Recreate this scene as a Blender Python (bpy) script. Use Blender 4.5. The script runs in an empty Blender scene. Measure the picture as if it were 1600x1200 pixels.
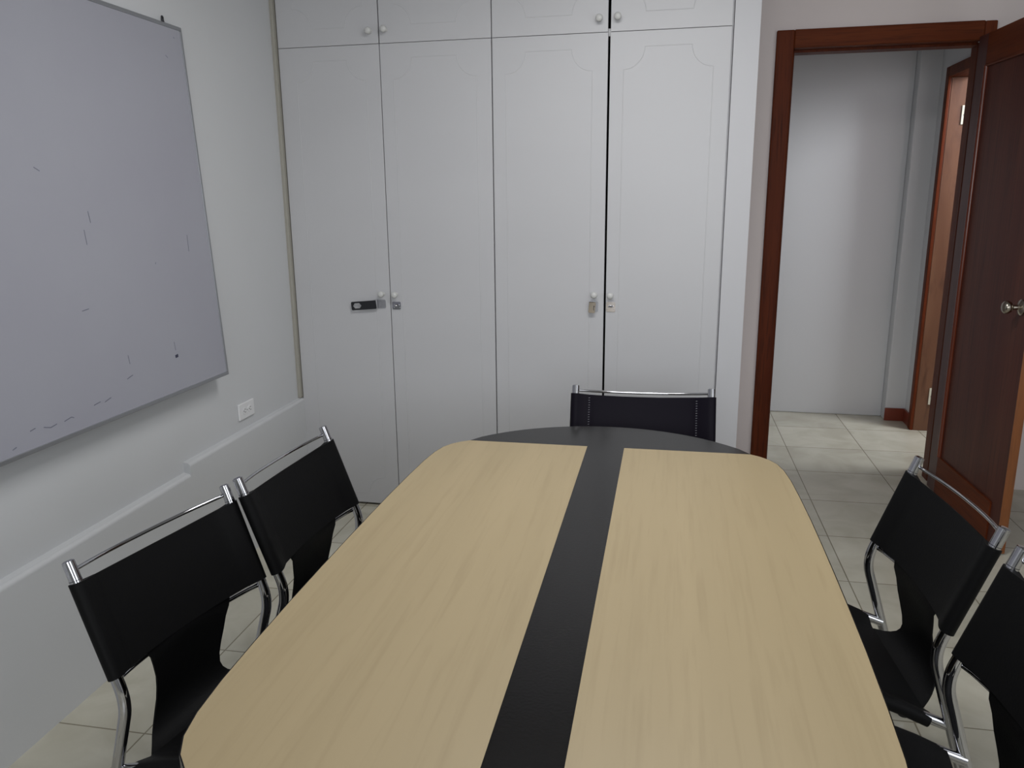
import bpy, bmesh, math, random
from mathutils import Vector, Matrix
random.seed(4)
C = bpy.context.scene.collection
sc = bpy.context.scene

# ------------------------------------------------------------------ camera
cam_d = bpy.data.cameras.new('camera')
cam = bpy.data.objects.new('camera', cam_d)
C.objects.link(cam)
sc.camera = cam
cam_d.sensor_width = 36
cam_d.lens = 36 * 1243.53 / 1600
cam_d.clip_start = 0.02
R_ = [[0.9780463114956862, 0.20817144618062808, -0.009490077172978091],
      [0.03951320011524519, -0.2299731273142611, -0.9723945021080443],
      [-0.2046072324878468, 0.9506718727870119, -0.23314988892405603]]
m = Matrix.Identity(4)
for i in range(3):
    m[i][0] = R_[0][i]; m[i][1] = -R_[1][i]; m[i][2] = -R_[2][i]
m[0][3], m[1][3], m[2][3] = 0, 0, 1.55
cam.matrix_world = m

# ------------------------------------------------------------------ world, exposure, lights
sc.view_settings.view_transform = 'Standard'
sc.view_settings.look = 'None'
sc.view_settings.gamma = 1
sc.view_settings.use_curve_mapping = False
sc.view_settings.exposure = 0.0
w = bpy.data.worlds.new('world'); sc.world = w; w.use_nodes = True
w.node_tree.nodes['Background'].inputs[0].default_value = (.75, .85, 1, 1)
w.node_tree.nodes['Background'].inputs[1].default_value = 0.5


def area(name, loc, direction, sx, sy, power, color):
    d = bpy.data.lights.new(name, 'AREA'); d.shape = 'RECTANGLE'
    d.size = sx; d.size_y = sy; d.energy = power; d.color = color
    o = bpy.data.objects.new(name, d); C.objects.link(o)
    o.location = loc
    o.rotation_euler = Vector(direction).to_track_quat('-Z', 'Y').to_euler()
    return o


area('window_daylight', (0.30, -1.55, 1.70), (0, 1, 0.03), 2.2, 1.3, 41, (.94, .965, 1))
area('added_side_fill', (2.38, .45, 1.65), (-1, .12, 0), 1.3, 1.2, 15, (.95, .97, 1))  # added fill light from an invented side window, lifts the left wall
area('ceiling_lamp_light', (-.15, 2.1, 2.66), (0, 0, -1), 1.0, .4, 20.5, (.99, .99, 1))
area('neighbour_room_lamp', (2.7, 4.85, 2.45), (-.75, .42, -.55), .6, .6, 46, (.95, .97, 1))


# ------------------------------------------------------------------ materials
def mat(name, col, rough=.5, metal=0., spec=.5, noise=None, bump=None, coat=0):
    """noise: (scale xyz, second colour, detail, lo, hi); bump: (scale, strength)"""
    M = bpy.data.materials.new(name); M.use_nodes = True
    nt = M.node_tree; b = nt.nodes['Principled BSDF']
    b.inputs['Roughness'].default_value = rough
    b.inputs['Metallic'].default_value = metal
    b.inputs['Specular IOR Level'].default_value = spec
    b.inputs['Coat Weight'].default_value = coat
    b.inputs['Base Color'].default_value = (*col, 1)
    tc = nt.nodes.new('ShaderNodeTexCoord')
    if noise:
        s, c2, det, lo, hi = noise
        mp = nt.nodes.new('ShaderNodeMapping'); mp.inputs['Scale'].default_value = s
        nt.links.new(tc.outputs['Object'], mp.inputs[0])
        n = nt.nodes.new('ShaderNodeTexNoise'); n.inputs['Scale'].default_value = 1
        n.inputs['Detail'].default_value = det
        nt.links.new(mp.outputs[0], n.inputs[0])
        r = nt.nodes.new('ShaderNodeValToRGB')
        r.color_ramp.elements[0].position = lo; r.color_ramp.elements[1].position = hi
        r.color_ramp.elements[0].color = (*col, 1); r.color_ramp.elements[1].color = (*c2, 1)
        nt.links.new(n.outputs[0], r.inputs[0]); nt.links.new(r.outputs[0], b.inputs['Base Color'])
    if bump:
        n2 = nt.nodes.new('ShaderNodeTexNoise'); n2.inputs['Scale'].default_value = bump[0]
        n2.inputs['Detail'].default_value = 4
        nt.links.new(tc.outputs['Object'], n2.inputs[0])
        bp = nt.nodes.new('ShaderNodeBump'); bp.inputs['Strength'].default_value = bump[1]
        bp.inputs['Distance'].default_value = .002
        nt.links.new(n2.outputs[0], bp.inputs['Height']); nt.links.new(bp.outputs[0], b.inputs['Normal'])
    return M


def wood(name, c1, c2, c3, rough, scale, coat=0, spec=.5):
    """two layers of noise stretched along the grain (object Y or Z by scale)"""
    M = bpy.data.materials.new(name); M.use_nodes = True
    nt = M.node_tree; b = nt.nodes['Principled BSDF']
    b.inputs['Roughness'].default_value = rough; b.inputs['Coat Weight'].default_value = coat
    b.inputs['Specular IOR Level'].default_value = spec
    b.inputs['Coat Roughness'].default_value = .15
    tc = nt.nodes.new('ShaderNodeTexCoord')
    outs = []
    for k, (f, det) in enumerate(((1, 3), (7, 6))):
        mp = nt.nodes.new('ShaderNodeMapping')
        mp.inputs['Scale'].default_value = tuple(v * f for v in scale)
        mp.inputs['Location'].default_value = (k * 3.1, k * 1.7, k * 2.3)
        nt.links.new(tc.outputs['Object'], mp.inputs[0])
        n = nt.nodes.new('ShaderNodeTexNoise'); n.inputs['Scale'].default_value = 1
        n.inputs['Detail'].default_value = det; n.inputs['Distortion'].default_value = .3
        nt.links.new(mp.outputs[0], n.inputs[0]); outs.append(n)
    r = nt.nodes.new('ShaderNodeValToRGB')
    r.color_ramp.elements[0].position = .3; r.color_ramp.elements[1].position = .7
    r.color_ramp.elements[0].color = (*c1, 1); r.color_ramp.elements[1].color = (*c2, 1)
    nt.links.new(outs[0].outputs[0], r.inputs[0])
    mr = nt.nodes.new('ShaderNodeMapRange'); mr.inputs[1].default_value = .5; mr.inputs[2].default_value = .75
    mr.inputs[3].default_value = 0; mr.inputs[4].default_value = .65
    nt.links.new(outs[1].outputs[0], mr.inputs[0])
    mx = nt.nodes.new('ShaderNodeMix'); mx.data_type = 'RGBA'
    nt.links.new(mr.outputs[0], mx.inputs[0]); nt.links.new(r.outputs[0], mx.inputs[6])
    mx.inputs[7].default_value = (*c3, 1)
    nt.links.new(mx.outputs[2], b.inputs['Base Color'])
    return M


def tile_mat():
    M = bpy.data.materials.new('beige_floor_tile'); M.use_nodes = True
    nt = M.node_tree; b = nt.nodes['Principled BSDF']
    b.inputs['Roughness'].default_value = .22
    tc = nt.nodes.new('ShaderNodeTexCoord')
    mp = nt.nodes.new('ShaderNodeMapping')
    mp.vector_type = 'TEXTURE'
    mp.inputs['Location'].default_value = (0.700, 3.630, 0)
    mp.inputs['Rotation'].default_value = (0, 0, .022)
    nt.links.new(tc.outputs['Object'], mp.inputs[0])
    br = nt.nodes.new('ShaderNodeTexBrick')
    br.offset = 0; br.inputs['Scale'].default_value = 1
    br.inputs['Brick Width'].default_value = .45; br.inputs['Row Height'].default_value = .45
    br.inputs['Mortar Size'].default_value = .0028; br.inputs['Mortar Smooth'].default_value = .3
    br.inputs['Color1'].default_value = (1, 1, 1, 1); br.inputs['Color2'].default_value = (.86, .86, .86, 1)
    br.inputs['Mortar'].default_value = (.42, .40, .35, 1)
    nt.links.new(mp.outputs[0], br.inputs[0])
    n = nt.nodes.new('ShaderNodeTexNoise'); n.inputs['Scale'].default_value = 4.5; n.inputs['Detail'].default_value = 6
    n.inputs['Distortion'].default_value = .8
    nt.links.new(mp.outputs[0], n.inputs[0])
    r = nt.nodes.new('ShaderNodeValToRGB')
    r.color_ramp.elements[0].position = .32; r.color_ramp.elements[1].position = .68
    r.color_ramp.elements[0].color = (.50, .475, .385, 1); r.color_ramp.elements[1].color = (.62, .60, .505, 1)
    nt.links.new(n.outputs[0], r.inputs[0])
    mx = nt.nodes.new('ShaderNodeMix'); mx.data_type = 'RGBA'; mx.blend_type = 'MULTIPLY'
    mx.inputs[0].default_value = 1
    nt.links.new(r.outputs[0], mx.inputs[6]); nt.links.new(br.outputs[0], mx.inputs[7])
    nt.links.new(mx.outputs[2], b.inputs['Base Color'])
    bp = nt.nodes.new('ShaderNodeBump'); bp.inputs['Strength'].default_value = .5; bp.inputs['Distance'].default_value = .002
    bp.invert = True
    nt.links.new(br.outputs['Fac'], bp.inputs['Height']); nt.links.new(bp.outputs[0], b.inputs['Normal'])
    return M


WHITE = mat('white_wall_paint', (.585, .595, .61), .55, noise=((1.3, 1.3, 1.3), (.56, .57, .58), 4, .3, .7), bump=(60, .12))
WARM = mat('warm_white_wall_paint', (.84, .755, .74), .6, noise=((1.3, 1.3, 1.3), (.80, .72, .70), 4, .3, .7), bump=(60, .12))
HALLP = mat('hall_wall_paint', (.66, .67, .69), .5, bump=(60, .1))
DOORP = mat('white_satin_door_paint', (.55, .55, .565), .42, noise=((.8, .8, 2), (.525, .525, .54), 3, .3, .7), bump=(25, .08))
KNOBP = mat('white_knob_paint', (.60, .60, .585), .35)
PILLAR = mat('bright_white_paint', (.565, .565, .585), .5, bump=(60, .1))
CEIL = mat('ceiling_paint', (.50, .50, .49), .8)
TRIMB = mat('beige_strip', (.36, .345, .30), .6)
GAPSHADE = mat('black_gap_shade', (.03, .03, .03), .9)  # near-black that stands in for shade inside the wardrobe
TILE = tile_mat()
CHROME = mat('chrome', (.50, .50, .52), .05, 1.0)
STEEL = mat('worn_steel', (.42, .42, .44), .42, 1.0)
BLACKM = mat('blackened_metal', (.035, .035, .04), .35, .6)
LEATHER = mat('black_leather', (.0055, .0055, .0058), .55, spec=.10, bump=(180, .2))
LEATHER_PURPLE = mat('purplish_black_leather', (.0075, .0062, .0105), .36, spec=.07, bump=(90, .12))  # slightly purple, smoother black used on the far chair
THREAD = mat('grey_stitch_thread', (.16, .16, .18), .6)
RUBBER = mat('black_rubber', (.01, .01, .01), .7)
ALU = mat('brushed_aluminium', (.36, .37, .39), .4, .8)
BOARD = mat('whiteboard_enamel', (.325, .325, .375), .25, noise=((1.1, 1.7, 1.7), (.345, .35, .395), 4, .3, .7), spec=.5)
MARK = mat('faded_marker_ink', (.15, .155, .20), .6)
MARKD = mat('dark_marker_ink', (.03, .03, .06), .6)
PLASTIC = mat('white_plastic', (.74, .74, .75), .35)
SLOT = mat('socket_slot', (.05, .05, .05), .7)
BRASS = mat('aged_brass_knob', (.42, .38, .32), .22, 1.0)
HINGEM = mat('cream_painted_hinge', (.68, .66, .54), .5)
OAK = wood('light_oak_laminate', (.382, .300, .172), (.412, .324, .188), (.342, .264, .148), .42, (9, .45, 9))
WENGE = mat('dark_wenge_laminate', (.0040, .0032, .0032), .2, spec=.33, noise=((60, 3, 60), (.0026, .0021, .0021), 3, .3, .7), bump=(160, .1))
MAHOG = wood('dark_mahogany', (.092, .018, .0055), (.145, .032, .010), (.032, .009, .005), .5, (16, 16, .9), 0, .12)
MAHOGX = wood('dark_mahogany_crosswise', (.10, .020, .006), (.155, .036, .010), (.045, .011, .005), .5, (.9, 16, 16), 0, .12)
LEAFW = wood('brown_mahogany_boards', (.075, .020, .015), (.112, .034, .022), (.038, .012, .010), .42, (12, 12, .5), 0, .15)
STILEW = wood('purple_brown_mahogany', (.066, .023, .021), (.095, .033, .027), (.042, .016, .014), .38, (14, 14, .7), 0, .25)
MOULD = wood('red_mahogany_moulding', (.12, .022, .009), (.17, .035, .013), (.07, .014, .007), .25, (16, 16, .9), .4)
EDGEW = wood('raw_orange_cedar', (.20, .062, .014), (.26, .085, .02), (.13, .04, .012), .4, (16, 16, 1.2), .2)
JAMBW = wood('brown_cedar_jamb', (.10, .036, .016), (.20, .095, .05), (.06, .022, .012), .35, (4, 4, .8), .2)
SKIRT = mat('red_baseboard_paint', (.20, .035, .016), .4)
EMIT = bpy.data.materials.new('lamp_diffuser'); EMIT.use_nodes = True
EMIT.node_tree.nodes['Principled BSDF'].inputs['Emission Color'].default_value = (1, .98, .94, 1)
EMIT.node_tree.nodes['Principled BSDF'].inputs['Emission Strength'].default_value = 3.5


# ------------------------------------------------------------------ helpers
def obj(name, bm, material, parent=None, smooth=False, loc=None, bevel=0):
    me = bpy.data.meshes.new(name)
    bmesh.ops.recalc_face_normals(bm, faces=bm.faces)
    bm.to_mesh(me); bm.free()
    for mm in (material if isinstance(material, (list, tuple)) else [material]):
        me.materials.append(mm)
    if smooth:
        for p in me.polygons: p.use_smooth = True
    o = bpy.data.objects.new(name, me); C.objects.link(o)
    if parent: o.parent = parent
    if loc: o.location = loc
    if bevel:
        b = o.modifiers.new('bevel', 'BEVEL'); b.width = bevel; b.segments = 2; b.limit_method = 'ANGLE'
    if smooth:
        try:
            me.set_sharp_from_angle(angle=math.radians(40))
        except Exception:
            pass
    return o


def box(bm, x0, x1, y0, y1, z0, z1, mat_index=0):
    v = [bm.verts.new((x, y, z)) for x in (x0, x1) for y in (y0, y1) for z in (z0, z1)]
    for q in ((0, 1, 3, 2), (4, 6, 7, 5), (0, 4, 5, 1), (2, 3, 7, 6), (0, 2, 6, 4), (1, 5, 7, 3)):
        f = bm.faces.new([v[i] for i in q]); f.material_index = mat_index
    return v


def BX(*b):
    bm = bmesh.new()
    for q in b: box(bm, *q)
    return bm


def prism(bm, pts, z0, z1, mat_index=0):
    a = [bm.verts.new((x, y, z0)) for x, y in pts]; b = [bm.verts.new((x, y, z1)) for x, y in pts]
    n = len(pts)
    bm.faces.new(a[::-1]).material_index = mat_index
    bm.faces.new(b).material_index = mat_index
    for i in range(n):
        bm.faces.new((a[i], a[(i + 1) % n], b[(i + 1) % n], b[i])).material_index = mat_index


def tube(bm, pts, r, seg=16, caps=True, mat_index=0):
    pts = [Vector(p) for p in pts]
    rr = r if isinstance(r, (list, tuple)) else [r] * len(pts)
    t = (pts[1] - pts[0]).normalized()
    up = Vector((0, 0, 1)) if abs(t.z) < .9 else Vector((1, 0, 0))
    nrm = t.cross(up).normalized(); rings = []
    for i, p in enumerate(pts):
        if i == 0: tt = pts[1] - pts[0]
        elif i == len(pts) - 1: tt = pts[-1] - pts[-2]
        else: tt = (pts[i + 1] - p).normalized() + (p - pts[i - 1]).normalized()
        tt.normalize()
        nrm = (nrm - tt * nrm.dot(tt)).normalized(); bi = tt.cross(nrm)
        rings.append([bm.verts.new(p + (nrm * math.cos(2 * math.pi * k / seg) + bi * math.sin(2 * math.pi * k / seg)) * rr[i]) for k in range(seg)])
    for a, b in zip(rings, rings[1:]):
        for k in range(seg):
            bm.faces.new((a[k], a[(k + 1) % seg], b[(k + 1) % seg], b[k])).material_index = mat_index
    if caps:
        bm.faces.new(rings[0][::-1]).material_index = mat_index
        bm.faces.new(rings[-1]).material_index = mat_index


def fillet(pts, radius, n=8):
    pts = [Vector(p) for p in pts]; out = [pts[0]]
    for i in range(1, len(pts) - 1):
        p, a, b = pts[i], pts[i - 1], pts[i + 1]
        d1 = (a - p); d2 = (b - p); l = min(radius, d1.length * .45, d2.length * .45)
        s = p + d1.normalized() * l; e = p + d2.normalized() * l
        for k in range(n + 1):
            u = k / n
            out.append(s * (1 - u) ** 2 + p * 2 * u * (1 - u) + e * u * u)
    out.append(pts[-1]); return out


def lathe(bm, prof, axis='Y', seg=24, c=(0, 0, 0)):
    """prof: (distance along axis, radius)"""
    rings = []
    for h, r in prof:
        ring = []
        for k in range(seg):
            a = 2 * math.pi * k / seg; x, y = r * math.cos(a), r * math.sin(a)
            p = {'Y': (x, h, y), 'Z': (x, y, h), 'X': (h, x, y)}[axis]
            ring.append(bm.verts.new((p[0] + c[0], p[1] + c[1], p[2] + c[2])))
        rings.append(ring)
    for a, b in zip(rings, rings[1:]):
        for k in range(seg):
            bm.faces.new((a[k], a[(k + 1) % seg], b[(k + 1) % seg], b[k]))
    bm.faces.new(rings[0]); bm.faces.new(rings[-1][::-1])


def thing(name, label, cat, loc=(0, 0, 0), rz=0, group=None, scale=1):
    o = bpy.data.objects.new(name, None); C.objects.link(o)
    o.location = loc; o.rotation_euler = (0, 0, rz); o.scale = (scale,) * 3
    o.empty_display_size = .1
    o['label'] = label; o['category'] = cat
    if group: o['group'] = group
    return o


def tag(o, label, cat, group=None):
    o['label'] = label; o['category'] = cat
    if group: o['group'] = group
    return o


def struct(name, bm, material, parent=None, bevel=0, smooth=False):
    o = obj(name, bm, material, parent, smooth=smooth, bevel=bevel)
    if not parent: o['kind'] = 'structure'
    return o


# ------------------------------------------------------------------ room shell
CY = 3.596          # closet face
DW = 4.43           # door wall
XL = -1.87
CEZ = 2.78
struct('floor', BX((-3.2, 5.2, -1.9, 6.2, -.12, 0)), TILE)
struct('ceiling', BX((-2.05, 2.6, -1.9, DW + .14, CEZ, CEZ + .1), (-3.2, 5.2, DW + .14, 6.2, CEZ, CEZ + .1)), CEIL)


def xl(y): return -1.870 - (y - 3.6) * .023     # upper left wall


bm = bmesh.new()
prism(bm, [(xl(-1.9) - .004, -1.9), (xl(DW + .1) - .004, DW + .1), (-2.05, DW + .1), (-2.05, -1.9)], 0, CEZ)
struct('wall_left', bm, WHITE)


def xlow(y): return -1.851 - (y - 3.6) * .029


bm = bmesh.new()
# thicker lower part of the left wall with a stepped rounded ledge, extruded along the wall
def lower(y0, y1, top):
    n = 8
    secs = []
    for y in (y0, y1):
        xw = xl(y) - .01; xo = xlow(y); r = .014
        s = [(xw, 0), (xo, 0), (xo, top - r)]
        for k in range(1, n + 1):
            a = math.pi / 2 * k / n
            s.append((xo - r + r * math.cos(a), top - r + r * math.sin(a)))
        s.append((xw, top + .004))
        secs.append([bm.verts.new((x, y, z)) for x, z in s])
    a, b = secs
    for i in range(len(a)):
        j = (i + 1) % len(a)
        bm.faces.new((a[i], a[j], b[j], b[i]))
    bm.faces.new(a[::-1]); bm.faces.new(b)
lower(2.575, DW, .553)
lower(-1.9, 2.575, .512)
struct('wall_left_lower', bm, WHITE)

# door wall with its opening (x .493-1.327, z up to 2.234)
OX0, OX1, OZ = .493, 1.346, 2.234
struct('wall_back', BX((-2.05, OX0 - .03, DW, DW + .14, 0, CEZ), (OX1 + .03, 2.6, DW, DW + .14, 0, CEZ),
                       (OX0 - .03, OX1 + .03, DW, DW + .14, OZ + .03, CEZ)), WARM)
struct('wall_closet_side', BX((.165, .267, CY, DW, 0, CEZ)), PILLAR)
struct('wall_right', BX((2.45, 2.6, -1.9, -.25, 0, CEZ), (2.45, 2.6, 1.15, DW, 0, CEZ), (2.45, 2.6, -.25, 1.15, 0, 1.0), (2.45, 2.6, -.25, 1.15, 2.3, CEZ)), WHITE)  # opening made for the added side window, out of view
struct('added_side_window', BX((2.50, 2.56, -.25, 1.15, 1.0, 1.05), (2.50, 2.56, -.25, 1.15, 2.25, 2.3), (2.50, 2.56, -.25, -.20, 1.05, 2.25),
                      (2.50, 2.56, 1.10, 1.15, 1.05, 2.25), (2.50, 2.56, .43, .47, 1.05, 2.25)), ALU)  # unseen window frame, added to go with the side fill
# rear wall with the window that lights the room
struct('wall_rear', BX((-2.05, -.90, -1.9, -1.75, 0, CEZ), (1.50, 2.6, -1.9, -1.75, 0, CEZ),
                       (-.90, 1.50, -1.9, -1.75, 0, .95), (-.90, 1.50, -1.9, -1.75, 2.35, CEZ)), WHITE)
wf = struct('window_1', BX((-.90, 1.50, -1.86, -1.80, .95, 1.0), (-.90, 1.50, -1.86, -1.80, 2.30, 2.35),
                           (-.90, -.85, -1.86, -1.80, 1.0, 2.3), (1.45, 1.50, -1.86, -1.80, 1.0, 2.3), (.275, .325, -1.86, -1.80, 1.0, 2.3)), ALU)
bm = BX((-1.876, -1.8585, CY - .022, CY + .01, .556, CEZ))
struct('trim_1', bm, TRIMB, bevel=.003)

# ------------------------------------------------------------------ hall beyond the door
HX = 1.527
struct('wall_hall_far', BX((-3.2, 1.400, 5.812, 5.95, 0, CEZ), (1.400, HX + .15, 5.715, 5.95, 0, CEZ)), HALLP, bevel=.006)
struct('wall_hall_right', BX((HX, HX + .125, 5.515, 5.715, 0, CEZ), (HX, HX + .125, 4.57, 4.66, 0, CEZ),
                             (HX, HX + .125, 4.66, 5.515, 2.235, CEZ)), HALLP)
struct('wall_hall_left', BX((-3.2, -3.05, DW + .14, 5.812, 0, CEZ)), HALLP)
struct('wall_neighbour_room', BX((HX + .125, 5.2, 5.9, 6.0, 0, CEZ), (5.05, 5.2, 4.5, 5.9, 0, CEZ), (2.6, 5.2, 4.3, 4.43, 0, CEZ)), HALLP)
struct('baseboard_hall', BX((1.397, HX, 5.703, 5.715, 0, .088), (HX - .012, HX, 5.547, 5.715, 0, .088)), SKIRT, bevel=.002)
# second doorway in the hall's right wall
d2 = bpy.data.objects.new('door_2', None); C.objects.link(d2); d2['kind'] = 'structure'
obj('casing', BX((HX - .020, HX, 5.487, 5.545, 0, 2.262), (HX - .020, HX, 4.63, 4.69, 0, 2.262)), MAHOG, d2, bevel=.004)
obj('lintel', BX((HX - .020, HX, 4.69, 5.487, 2.20, 2.262), (HX, HX + .125, 4.66, 5.515, 2.20, 2.235)), MAHOGX, d2, bevel=.004)
obj('jamb', BX((HX, HX + .125, 5.487, 5.515, 0, 2.20)), JAMBW, d2, bevel=.003)
obj('jamb', BX((HX, HX + .125, 4.66, 4.69, 0, 2.20)), JAMBW, d2)
for z in (1.982, .235):
    bm = BX((1.600, 1.632, 5.481, 5.487, z - .055, z + .055))
    for k in (-1, 1):
        box(bm, 1.632, 1.640, 5.477, 5.486, z + k * .028 - .022, z + k * .028 + .022)
    h = obj('hinge', bm, HINGEM, d2, bevel=.001); h['label'] = 'cream painted hinge plate'
    bm = bmesh.new()
    for k in (-.035, 0, .035):
        lathe(bm, [(0, .0042), (-.0012, .0042)], 'Y', 10, (1.614 + (.005 if k else 0), 5.4812, z + k))
    obj('screw', bm, SLOT, h)
obj('door_leaf', BX((1.66, 2.42, 5.53, 5.57, .01, 2.19)), LEAFW, d2, bevel=.003)

# ------------------------------------------------------------------ main door frame and leaf
d1 = bpy.data.objects.new('door_1', None); C.objects.link(d1); d1['kind'] = 'structure'
FW = .085
obj('frame_post', BX((OX0 - FW, OX0, DW - .022, DW, 0, OZ + FW - .0), (OX0 - .03, OX0, DW, DW + .14, 0, OZ)), MAHOG, d1, bevel=.006)
obj('frame_post', BX((OX1, OX1 + .053, DW - .022, DW, 0, OZ + .084), (OX1, OX1 + .03, DW, DW + .14, 0, OZ)), MAHOG, d1, bevel=.006)
obj('frame_head', BX((OX0 - .001, OX1 + .001, DW - .0225, DW, OZ, OZ + FW + .001), (OX0, OX1, DW, DW + .14, OZ, OZ + .03)), MAHOGX, d1, bevel=.006)
obj('door_stop', BX((OX0, OX0 + .012, DW + .05, DW + .14, 0, OZ), (OX1 - .002, OX1, DW + .05, DW + .14, 0, OZ),
                    (OX0, OX1, DW + .05, DW + .14, OZ - .012, OZ)), MAHOG, d1, bevel=.002)
# leaf, local x = along the leaf from the hinge, local y = thickness (0 = seen face), z up
LL = .841; HZ = 2.245
lf = bpy.data.objects.new('door_leaf', None); C.objects.link(lf); lf.parent = d1
hx, hy, fx, fy = 1.324, 4.400, 1.375, 3.560
ang = math.atan2(fy - hy, fx - hx)
lf.location = (hx, hy, 0); lf.rotation_euler = (0, 0, ang)
# local +x points to the free end; local +y points to +X world side (the back face)
PX0, PX1, PZ0, PZ1 = .105, .735, .20, 2.105
obj('stile', BX((0, PX0, 0, .04, .006, HZ)), STILEW, lf, bevel=.002)
obj('stile', BX((PX1, LL - .002, .006, .04, .006, HZ)), LEAFW, lf, bevel=.002)
obj('rail', BX((PX0, PX1, 0, .04, PZ1, HZ)), MAHOGX, lf, bevel=.001)
obj('rail', BX((PX0, PX1, 0, .04, .006, PZ0)), MAHOGX, lf, bevel=.001)
obj('board_panel', BX((PX0 - .004, PX1, .010, .034, PZ0 - .005, PZ1 + .005)), LEAFW, lf)
bm = bmesh.new()
tube(bm, [(PX0, .006, PZ0), (PX0, .006, PZ1)], .0115, 12)
tube(bm, [(PX0, .034, PZ0), (PX0, .034, PZ1)], .0115, 12)
mo = obj('moulding', bm, MOULD, lf, smooth=True); mo['label'] = 'red brown moulding beside the boards'
bm = bmesh.new(); tube(bm, [(PX0, .006, PZ1), (PX1, .006, PZ1)], .008, 12)
obj('moulding', bm, MAHOGX, lf, smooth=True)
eo = obj('edge_strip', BX((LL - .002, LL + .001, .001, .039, .006, HZ)), EDGEW, lf, bevel=.0008); eo['label'] = 'raw orange wood edge'
for s in (-1, 1):
    bm = bmesh.new()
    base = 0 if s < 0 else .04
    pr = [(0, .033), (.003, .033), (.008, .027), (.012, .015), (.016, .011), (.034, .0105), (.038, .015), (.042, .022), (.050, .0265), (.058, .0275), (.066, .0255), (.072, .018), (.0745, .006)]
    lathe(bm, [(base + s * h, r) for h, r in pr], 'Y', 28, (.742 + .03, 0, 1.072))
    kn = obj('door_knob', bm, BRASS, lf, smooth=True); kn['label'] = 'round brushed brass knob'
bm = BX((LL + .0005, LL + .0025, .012, .028, 1.0, 1.14)); obj('latch_plate', bm, BRASS, lf)
for z in (.25, 1.15, 2.0):
    bm = bmesh.new(); tube(bm, [(-.002, .046, z - .05), (-.002, .046, z + .05)], .006, 12)
    obj('hinge', bm, BRASS, lf, smooth=True)

# ------------------------------------------------------------------ built-in wardrobe
wd = thing('built_in_wardrobe', 'white built-in wardrobe with eight panelled doors across the back wall', 'wardrobe', (0, 0, 0))
obj('body', BX((-1.848, .163, CY + .028, CY + .04, 2.62, 2.76), (-1.848, -1.83, CY + .02, 4.36, .02, 2.76), (.145, .163, CY + .02, 4.36, .02, 2.76),
               (-1.83, .145, 4.34, 4.36, .02, 2.76), (-1.83, .145, CY + .0205, 4.34, 2.19, 2.22), (-1.83, .145, CY + .03, 4.34, .02, .04),
               (-.862, -.838, CY + .022, 4.34, .04, 2.74), (-1.848, .163, CY + .02, 4.36, 2.745, 2.765), (-1.83, .145, CY + .05, 4.3, 0.0, .02)), DOORP, wd)
obj('shade_backing', BX((-1.83, .145, 4.33, 4.34, .04, 2.74)), GAPSHADE, wd)  # black sheet put in as the shade seen through the door gaps
edges = [-1.8555, -1.365, -.850, -.3415, .159]
gapL = [.001, .0018, .0026, .0048, .002]    # half gaps low doors
gapU = [.001, .0026, .0022, .0060, .002]


def bead(bm, x0, x1, z0, z1, notched_top, notched_bottom):
    """raised bead outline of the panel with scooped corners"""
    cx, cz = .108, .102
    pts = []
    def corner(px, pz, sx, sz, rev):
        # bite: arc centred on the outer corner, with a small step at each end
        r = .088
        seq = [(px, pz + sz * (r + .012))] + [(px + sx * r * math.sin(math.pi / 2 * k / 10), pz + sz * r * math.cos(math.pi / 2 * k / 10)) for k in range(11)] + [(px + sx * (r + .012), pz)]
        return seq[::-1] if rev else seq
    pts += corner(x0, z1, 1, -1, False) if notched_top else [(x0, z1)]
    pts += corner(x1, z1, -1, -1, True) if notched_top else [(x1, z1)]
    pts += corner(x1, z0, -1, 1, False) if notched_bottom else [(x1, z0)]
    pts += corner(x0, z0, 1, 1, True) if notched_bottom else [(x0, z0)]
    P = [(x, CY + .0012, z) for x, z in pts]
    P.append(P[0])
    tube(bm, P, .0025, 6, caps=False)


def knob(x, z, parent):
    bm = bmesh.new()
    pr = [(0, .010), (.004, .010), (.007, .0065), (.013, .0065), (.017, .0105), (.022, .0142), (.028, .0152), (.033, .0135), (.0365, .009), (.038, .003)]
    lathe(bm, [(CY - h, r) for h, r in pr], 'Y', 20, (x, 0, z))
    return obj('knob', bm, KNOBP, parent, smooth=True)


low, up = [], []
for i in range(4):
    a, b_ = edges[i], edges[i + 1]
    bm = BX((a + gapL[i], b_ - gapL[i + 1], CY, CY + .020, .012, 2.2025))
    ia, ib = a + .062 + (.02 if i == 0 else 0), b_ - .070
    bead(bm, ia, ib, .066, 2.141, True, True)
    low.append(obj('door', bm, DOORP, wd, bevel=.0012))
    bm = BX((a + gapU[i], b_ - gapU[i + 1], CY, CY + .020, 2.2046, 2.742))
    bead(bm, ia, ib, 2.277, 2.67, True, True)
    up.append(obj('door', bm, DOORP, wd, bevel=.0012))
for k, (x, z) in enumerate([(-1.403, 1.087), (-1.336, 1.085), (-.388, 1.100), (-.315, 1.098)]): knob(x, z, low[k])
for k, (x, z) in enumerate([(-1.405, 2.256), (-1.333, 2.259), (-.383, 2.256), (-.306, 2.259)]): knob(x, z, up[k])

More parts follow.
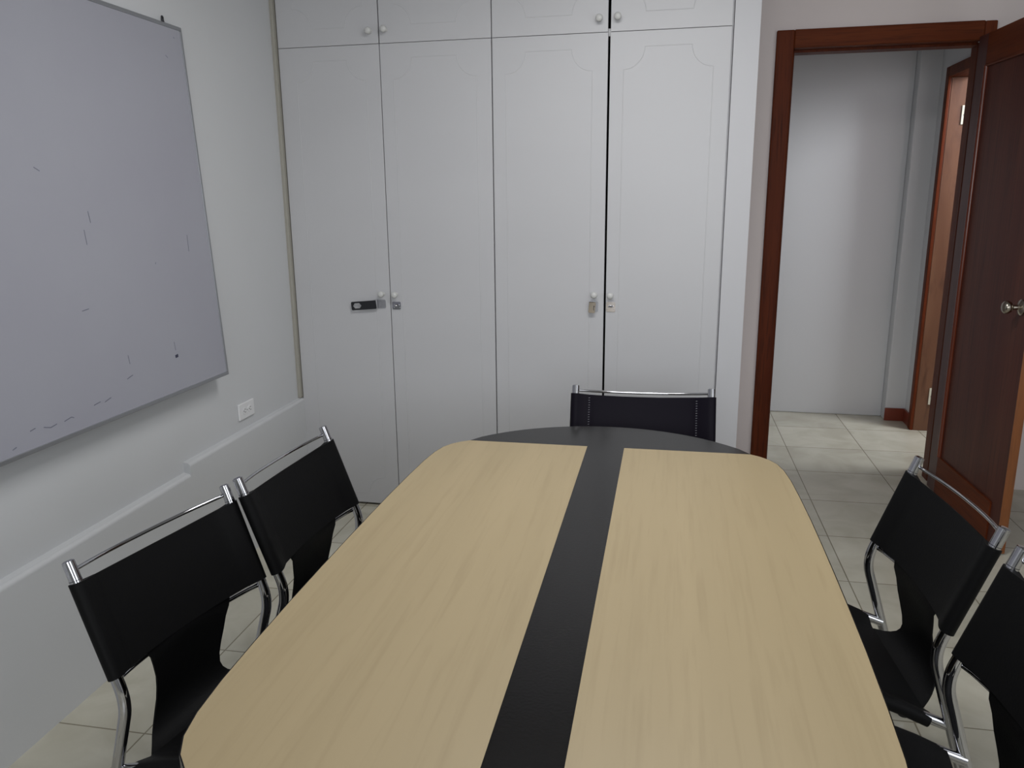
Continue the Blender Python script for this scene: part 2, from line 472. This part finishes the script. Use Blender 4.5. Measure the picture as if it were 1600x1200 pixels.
# hasp folded open on the first door
bm = bmesh.new()
def plate(bm, cx, cz, w_, h_, y0, th, r=.006, tilt=0, hole=None, mi=0):
    pts = []
    for sx, sz, a0 in ((1, 1, 0), (-1, 1, 90), (-1, -1, 180), (1, -1, 270)):
        for k in range(5):
            a = math.radians(a0 + 22.5 * k)
            pts.append((sx * (w_ / 2 - r) + r * math.cos(a), sz * (h_ / 2 - r) + r * math.sin(a)))
    ct, st = math.cos(tilt), math.sin(tilt)
    T = lambda p, y: (cx + p[0] * ct - p[1] * st, y, cz + p[0] * st + p[1] * ct)
    n = len(pts)
    A = [bm.verts.new(T(p, y0)) for p in pts]; B = [bm.verts.new(T(p, y0 - th)) for p in pts]
    for i in range(n):
        bm.faces.new((A[i], A[(i + 1) % n], B[(i + 1) % n], B[i])).material_index = mi
    if hole:
        hx_, hw, hh = hole
        hp = [(hx_ + hw * c_, hh * s_) for c_, s_ in ((1, 0), (.55, 1), (-.55, 1), (-1, 0), (-.55, -1), (.55, -1))]
        # angle sorted bridging
        def ring(vs, y):
            H = [bm.verts.new(T(p, y)) for p in hp]
            es = [bm.edges.new((vs[i], vs[(i + 1) % n])) if not bm.edges.get((vs[i], vs[(i + 1) % n])) else bm.edges.get((vs[i], vs[(i + 1) % n])) for i in range(n)]
            es += [bm.edges.new((H[i], H[(i + 1) % 6])) for i in range(6)]
            bmesh.ops.triangle_fill(bm, edges=es, use_beauty=True)
            return H
        H1 = ring(A, y0); H2 = ring(B, y0 - th)
        for i in range(6): bm.faces.new((H1[i], H1[(i + 1) % 6], H2[(i + 1) % 6], H2[i]))
    else:
        bm.faces.new(A).material_index = mi; bm.faces.new(B[::-1]).material_index = mi


hs = bpy.data.objects.new('hasp', None); C.objects.link(hs); hs.parent = low[0]
hs['label'] = 'black and chrome hasp folded open'
bm = bmesh.new(); plate(bm, -1.4965, 1.0315, .128, .041, CY - .014, .0025, .006, .085, hole=(-.034, .022, .0125))
ob = obj('hasp_strap', bm, BLACKM, hs)
bm = bmesh.new(); plate(bm, -1.411, 1.0385, .042, .041, CY, .003, .005, .03)
tube(bm, [(-1.4335, CY - .008, 1.018), (-1.4345, CY - .008, 1.059)], .006, 12)
for dx, dz in ((-.004, .011), (-.004, -.011), (.010, 0)):
    lathe(bm, [(CY - .002, .004), (CY - .0045, .003)], 'Y', 10, (-1.411 + dx, 0, 1.0385 + dz))
ob = obj('hasp_leaf', bm, STEEL, hs)
def staple(x, z, parent, w_=.043, h_=.037, tilt=0, key=False):
    bm = bmesh.new(); plate(bm, x, z, w_, h_, CY, .003, .007, tilt)
    # staple loop
    pts = [(x + .010 * math.cos(t) * 1, CY - .003 - .016 * math.sin(t), z + .002) for t in [math.pi * k / 12 for k in range(13)]]
    tube(bm, pts, .0028, 8)
    for sx in (-1, 1):
        lathe(bm, [(CY - .002, .004), (CY - .005, .003)], 'Y', 10, (x + sx * .015, 0, z - .011))
    o = obj('staple', bm, CHROME, parent); o['label'] = 'chrome staple plate'
    return o
staple(-1.335, 1.032, low[1])
staple(-.3135, 1.046, low[3], .042, .046)
lk = bpy.data.objects.new('latch', None); C.objects.link(lk); lk.parent = low[2]
lk['label'] = 'steel latch hanging folded over its hinge'
bm = bmesh.new(); plate(bm, -.386, 1.047, .032, .046, CY, .003, .004, -.05)
obj('latch_base', bm, STEEL, lk)
bm = bmesh.new(); plate(bm, -.396, 1.044, .030, .050, CY - .020, .002, .006, -.10, hole=None)
box(bm, -.4105, -.380, CY - .022, CY - .003, 1.067, 1.069)
obj('latch_flap', bm, CHROME, lk)
bm = bmesh.new(); box(bm, -.3895, -.3865, CY - .0226, CY - .0215, 1.031, 1.052); box(bm, -.3885, -.3825, CY - .0226, CY - .0215, 1.047, 1.050)
obj('slot', bm, SLOT, lk)

# ------------------------------------------------------------------ whiteboard (leans: bottom edge stands off the wall)
wb = thing('whiteboard', 'large worn whiteboard in an aluminium frame hung on the left wall', 'whiteboard', (-1.775, 2.824, .851))
lean = .0495
BH = 1.303; BW = 2.40
# local: x = out of the board face, y = along wall (0 = far edge, negative toward the viewer), z up the board
wb.rotation_euler = (-.005, -lean, .023)
obj('panel', BX((-.016, -.003, -BW + .004, -.004, .004, BH - .004)), BOARD, wb)
bm = BX((-.020, 0, -BW, 0, 0, .013), (-.020, 0, -BW, 0, BH - .013, BH), (-.020, 0, -.011, 0, .013, BH - .013), (-.020, 0, -BW, -BW + .011, .013, BH - .013))
obj('frame', bm, ALU, wb, bevel=.0015)
for yy in (-.095, -2.25):
    bm = bmesh.new()
    tube(bm, [(-.008, yy, BH - .004), (-.008, yy - .004, BH + .010), (-.010, yy, BH + .018), (-.014, yy + .004, BH + .022)], .0045, 8)
    h = obj('hanging_hook', bm, BLACKM, wb)
bd = bmesh.new()
def stroke(b2, pts, wd_=.003):
    for (y0, z0), (y1, z1) in zip(pts, pts[1:]):
        d = Vector((y1 - y0, z1 - z0)); n = Vector((-d.y, d.x)).normalized() * wd_ / 2
        q = [(y0 + n.x, z0 + n.y), (y0 - n.x, z0 - n.y), (y1 - n.x, z1 - n.y), (y1 + n.x, z1 + n.y)]
        a = [b2.verts.new((-.0031, *p)) for p in q]; b_ = [b2.verts.new((-.0026, *p)) for p in q]
        b2.faces.new(a); b2.faces.new(b_)
        for i in range(4): b2.faces.new((a[i], a[(i + 1) % 4], b_[(i + 1) % 4], b_[i]))
stroke(bd, [(-.327, .136), (-.310, .138)], .011)
for p in ([(-.320, .158), (-.322, .19)], [(-.680, .555), (-.682, .60)], [(-.648, .62), (-.652, .655)], [(-.575, .16), (-.578, .19)],
          [(-.77, .070), (-.74, .074)], [(-.72, .068), (-.69, .075)], [(-.98, .060), (-.955, .052), (-.93, .056)], [(-.90, .055), (-.87, .060), (-.86, .055)],
          [(-1.03, .063), (-1.01, .066)], [(-.75, .36), (-.72, .363)], [(-1.10, .03), (-1.085, .034)], [(-.15, .50), (-.148, .56)], [(-.84, .78), (-.82, .77)],
          [(-.60, .115), (-.57, .122)], [(-.36, .47), (-.357, .476)], [(-.12, 1.19), (-.108, 1.183)], [(-.055, 1.262), (-.050, 1.258)]):
    bm = bmesh.new(); stroke(bm, p, .0028)
    obj('ink_marking', bm, MARK, wb)
o = obj('ink_dash', bd, MARKD, wb); o['label'] = 'short dark dash'

# ------------------------------------------------------------------ wall outlet
ot = thing('wall_outlet', 'white duplex socket plate on the left wall above the ledge', 'outlet', (xl(3.06) - .004, 3.06, .636))
ot.rotation_euler = (0, 0, .023)
bm = BX((0, .010, -.064, .064, -.036, .036)); obj('cover_plate', bm, PLASTIC, ot, bevel=.003)
for sy in (-1, 1):
    bm = bmesh.new(); lathe(bm, [(.010, .0165), (.0118, .0165), (.0122, .0155)], 'X', 24, (0, sy * .023, 0))
    f = obj('socket_face', bm, PLASTIC, ot)
    bm = bmesh.new()
    for dz in (-.0065, .0065): box(bm, .0121, .0126, sy * .023 - .001, sy * .023 + .008, dz - .0012, dz + .0012)
    lathe(bm, [(.0121, .0026), (.0126, .0026)], 'X', 10, (0, sy * .023 - .0075, 0))
    obj('slot', bm, SLOT, f)
obj('screw', BX((.010, .0112, -.0025, .0025, -.0025, .0025)), STEEL, ot)

# ------------------------------------------------------------------ conference table
tb = thing('conference_table', 'boat shaped meeting table of pale oak and dark brown laminate', 'table', (-.2085, 1.655, 0), .0167)
# local frame: y along the table; right-hand half outline (y, half width) from the far apex
prof = []
for k in range(15):
    t = k / 14; x_ = .45 * t
    prof.append((x_, 1.035 - .555 + math.sqrt(.555 ** 2 - (x_ * .985) ** 2)))
yc = .803
prof[-1] = (.450, yc)
curve = [(.476, .785), (.501, .758), (.520, .720), (.532, .665), (.540, .58), (.545, .46), (.549, .30), (.5505, .15), (.551, 0)]
half = prof + curve
full = half + [(x_, -y_) for x_, y_ in half[::-1][1:]]
full = full + [(-x_, y_) for x_, y_ in full[::-1][1:-1]]
def offs(P, d):
    out = []; n = len(P)
    for i in range(n):
        a, b_ = Vector(P[i - 1]), Vector(P[(i + 1) % n]); t = (b_ - a).normalized(); out.append((P[i][0] - t.y * d, P[i][1] + t.x * d))
    return out
bm = bmesh.new(); prism(bm, offs(full, .0022), .722, .7495)
obj('tabletop', bm, WENGE, tb)
for s in (-1, 1):
    strip = .0592
    c2 = [(x_, y_) for x_, y_ in [(.450, yc)] + curve]
    side = c2 + [(x_, -y_) for x_, y_ in c2[::-1][1:]]
    side = [(strip, yc)] + side + [(strip, -yc)]
    bm = bmesh.new(); prism(bm, [(s * x_, y_) for x_, y_ in side], .7492, .7502)
    p = obj('oak_panel', bm, OAK, tb); p['label'] = 'pale oak half of the top'
for s in (-1, 1):
    bm = BX((-.28, .28, s * .56 - .014, s * .56 + .014, .03, .722)); o = obj('leg', bm, OAK, tb, bevel=.002)
    bm = BX((-.30, .30, s * .56 - .03, s * .56 + .03, 0, .03)); obj('foot', bm, WENGE, o, bevel=.003)
obj('modesty_panel', BX((-.009, .009, -.545, .545, .30, .70)), WENGE, tb)

# ------------------------------------------------------------------ chairs
W2 = .244; TR = .0135; LEAN = math.radians(20)
wy, wz = math.sin(LEAN), -math.cos(LEAN)      # down the back
ny, nz = math.cos(LEAN), math.sin(LEAN)       # out of its front


def bp(x, d, e): return (x, wy * d + ny * e, .82 + wz * d + nz * e)


def sheet_profile(hw, sag, th, rs, n=16):
    """closed outline (x, e): sleeves round the tubes at +-hw, a sheet sagging between them"""
    st = hw - .052
    def c(x): return -.004 - sag * (1 - (x / st) ** 2) if abs(x) < st else -.004
    out = []
    for k in range(9):                       # left sleeve: from back to front round the outside
        a = math.radians(262 - (262 - 84) * k / 8)
        out.append((-hw + rs * math.cos(a), rs * math.sin(a)))
    out.append((-hw + rs * .9, rs * .80)); out.append((-st - .004, -.004 + th * 1.0))
    for k in range(n + 1):
        x = -st + 2 * st * k / n; out.append((x, c(x) + th / 2))
    out.append((st + .004, -.004 + th * 1.0)); out.append((hw - rs * .9, rs * .80))
    for k in range(9):
        a = math.radians(96 - (96 + 82) * k / 8)
        out.append((hw + rs * math.cos(a), rs * math.sin(a)))
    out.append((st + .004, -.004 - th * 1.0))
    for k in range(n + 1):
        x = st - 2 * st * k / n; out.append((x, c(x) - th / 2))
    out.append((-st - .004, -.004 - th * 1.0))
    return out, c


def loft(bm, sections):
    rings = [[bm.verts.new(p) for p in s] for s in sections]
    for a, b_ in zip(rings, rings[1:]):
        n = len(a)
        for i in range(n): bm.faces.new((a[i], a[(i + 1) % n], b_[(i + 1) % n], b_[i]))
    bm.faces.new(rings[0][::-1]); bm.faces.new(rings[-1])


RY0, RZ0, RY1, RZ1 = .057, .312, .440, .452    # seat rail from rear leg to front corner
rl = math.hypot(RY1 - RY0, RZ1 - RZ0); ry, rz_ = (RY1 - RY0) / rl, (RZ1 - RZ0) / rl


def make_chair(label, leather, loc, rz, scale, group, d0_=.050, stitch=False, rod_d=.021):
    t = thing('cantilever_back_chair', label, 'chair', loc, rz, group, scale)
    t.name = 'sling_chair'
    for s in (-1, 1):
        # rear upright and leg: one bent chrome tube
        P = fillet([bp(s * W2, 0.0, 0), bp(s * W2, .335, 0), (s * W2, -.038, .012)], .045)
        bm = bmesh.new()
        top = P[0]; d0 = (P[0] - P[1]).normalized()
        tube(bm, P, TR, 20)
        tube(bm, [top + d0 * -.003, top + d0 * .004, top + d0 * .0065], [TR * .97, TR * .97, TR * .6], 20)
        leg = obj('rear_leg', bm, CHROME, t, smooth=True)
        bm = bmesh.new(); lathe(bm, [(0, .0165), (.018, .0165), (.022, .014)], 'Z', 16, (s * W2, -.040, 0)); obj('foot_cap', bm, RUBBER, leg)
        bm = bmesh.new(); q = Vector(bp(s * W2, .040, 0)); tube(bm, [q - d0 * .0006, q + d0 * .0006], TR + .0004, 20)
        obj('cap_joint', bm, BLACKM, leg)
        # seat rail bending down into the front leg
        P = fillet([(s * (W2 - .006), RY0, RZ0), (s * (W2 - .006), RY1, RZ1), (s * (W2 - .006), .462, .012)], .05)
        bm = bmesh.new(); tube(bm, P, TR * .95, 20)
        fl = obj('front_leg', bm, CHROME, t, smooth=True)
        bm = bmesh.new(); lathe(bm, [(0, .0165), (.018, .0165), (.022, .014)], 'Z', 16, (s * (W2 - .006), .462, 0)); obj('foot_cap', bm, RUBBER, fl)
    # thin bowed rods
    def rod(d, r, bow, name, stub):
        pts = []
        for k in range(25):
            u = -1 + 2 * k / 24
            x = u * (W2 - .004); e = -TR * .6 - bow * (1 - abs(u) ** 2.4) - (stub if abs(u) < .999 else 0)
            pts.append(bp(x, d, e))
        bm = bmesh.new(); tube(bm, pts, r, 10); obj(name, bm, CHROME, t, smooth=True)
    rod(rod_d, .0048, .046, 'top_rod', 0)
    rod(.286, .0062, .050, 'lower_rod', .006)
    bm = bmesh.new(); tube(bm, [(-W2 + .006, .40, .418), (W2 - .006, .40, .418)], .008, 12); obj('cross_bar', bm, CHROME, t, smooth=True)
    # back: band with sleeves, then the tongue
    prof_, cc = sheet_profile(W2, .017, .0042, .0172)
    bm = bmesh.new()
    secs = []
    for k in range(9):
        d = d0_ + (.268 - d0_) * k / 8
        secs.append([bp(x, d + (.005 * (x / W2) ** 2 if k == 8 else 0) - (0 if k else .004 * (abs(x) / W2) ** 3), e) for x, e in prof_])
    loft(bm, secs)
    ne = cc(0)
    # tongue path (y, z, half width)
    a0 = bp(0, .245, ne); a1 = bp(0, .268, ne)
    T = [(a0[1], a0[2], .146), (a1[1], a1[2], .142), (a1[1] + .002, a1[2] - .02, .132), (.067, .515, .123), (.061, .48, .115), (.053, .445, .110), (.045, .41, .108),
         (.040, .38, .112), (.041, .36, .119), (.047, .343, .130), (.058, .330, .144), (.073, .320, .160), (.092, .314, .180), (.115, .312, .193), (.135, .314, .195)]
    secs = []
    nn = 12; th = .0021
    for i, (y, z, hw) in enumerate(T):
        y0, z0 = T[max(i - 1, 0)][:2]; y1, z1 = T[min(i + 1, len(T) - 1)][:2]
        tv = Vector((0, y1 - y0, z1 - z0)).normalized(); nv = Vector((0, -tv.z, tv.y))
        cup = .010 * min(1, i / 4)
        f_ = [Vector((hw * (-1 + 2 * k / nn), y, z)) + nv * (th + cup * ((-1 + 2 * k / nn) ** 2 - .4)) for k in range(nn + 1)]
        b2 = [p - nv * 2 * th for p in f_[::-1]]
        secs.append(f_ + b2)
    loft(bm, secs)
    bk = obj('backrest', bm, leather, t, smooth=True); bk['label'] = 'black leather back narrowing to a tongue'
    for s in ((-1, 1) if stitch else ()):
        bm = bmesh.new()
        for row in (0, 1):
            for k in range(26):
                d = d0_ + .010 + k * .0088; x = s * (W2 - .050 + row * .0085)
                a = bp(x - .0038, d, cc(x) + (.0030 if row == 0 else .0042)); b_ = bp(x + .0038, d + .001, cc(x) + (.0030 if row == 0 else .0042))
                tube(bm, [a, b_], .0013, 5)
        st = obj('stitching', bm, THREAD, bk); st['label'] = 'double row of grey stitches'
    # seat sling round the rails
    prof2, c2 = sheet_profile(W2 - .006, .026, .0042, .0165)
    secs = []
    for k in range(13):
        u = .036 + (rl - .036 - .035) * k / 12
        fl_ = .35 + .65 * min(1, k / 4)
        secs.append([(x, RY0 + ry * (u + (.016 * (abs(x) / W2) ** 2 * (1 - k / 3) if k < 3 else 0)) - rz_ * e * (fl_ if abs(x) < W2 - .03 else 1),
                      RZ0 + rz_ * u + ry * e * (fl_ if abs(x) < W2 - .03 else 1)) for x, e in prof2])
    bm = bmesh.new(); loft(bm, secs)
    obj('seat', bm, leather, t, smooth=True)
    return t


def place(a, b_):
    """chair pose from its two upright tops (x, y), left one first as seen by a sitter"""
    cx, cy = (a[0] + b_[0]) / 2, (a[1] + b_[1]) / 2
    ang = math.atan2(b_[1] - a[1], b_[0] - a[0])
    return (cx, cy, 0), ang


G1 = 'black leather chairs round the meeting table'
# local +x runs from the first to the second top and local +y faces the table
CH = [
    ('black leather chair at the table end, back to the wardrobe, only its backrest showing', LEATHER_PURPLE, (.118, 2.928), (-.377, 2.904), 1.022),
    ('black chair nearest the viewer on the whiteboard side, its full backrest showing', LEATHER, (-1.243, 1.312), (-1.166, 1.785), .976),
    ('black chair by the whiteboard wall between the outlet and the nearer chair', LEATHER, (-1.130, 1.792), (-1.115, 2.280), 1.0),
    ('black chair on the door side with backrest, seat and tongue in view', LEATHER, (.668, 2.306), (.717, 1.829), .994),
    ('black chair beside the door-side chair, cut off by the right edge of the photo', LEATHER, (.712, 1.712), (.752, 1.226), 1.0),
]
for k, (lab, lea, a, b_, scl) in enumerate(CH):
    # facing: the table centre must be on local +y
    loc, ang = place(a, b_)
    f = Vector((-math.sin(ang), math.cos(ang))); to = Vector((-.21 - loc[0], 1.66 - loc[1]))
    if f.dot(to) < 0: ang += math.pi
    make_chair(lab, lea, loc, ang, scl, G1, .030 if k == 0 else .050, k == 0, .012 if k == 0 else .021)

# ------------------------------------------------------------------ ceiling lamp (above the frame)
cl = thing('ceiling_light', 'rectangular fluorescent ceiling light above the table', 'ceiling light', (-.15, 2.1, CEZ))
bm = BX((-.62, .62, -.32, .32, -.09, 0)); obj('housing', bm, PLASTIC, cl, bevel=.006)
obj('diffuser', BX((-.59, .59, -.29, .29, -.10, -.088)), EMIT, cl)
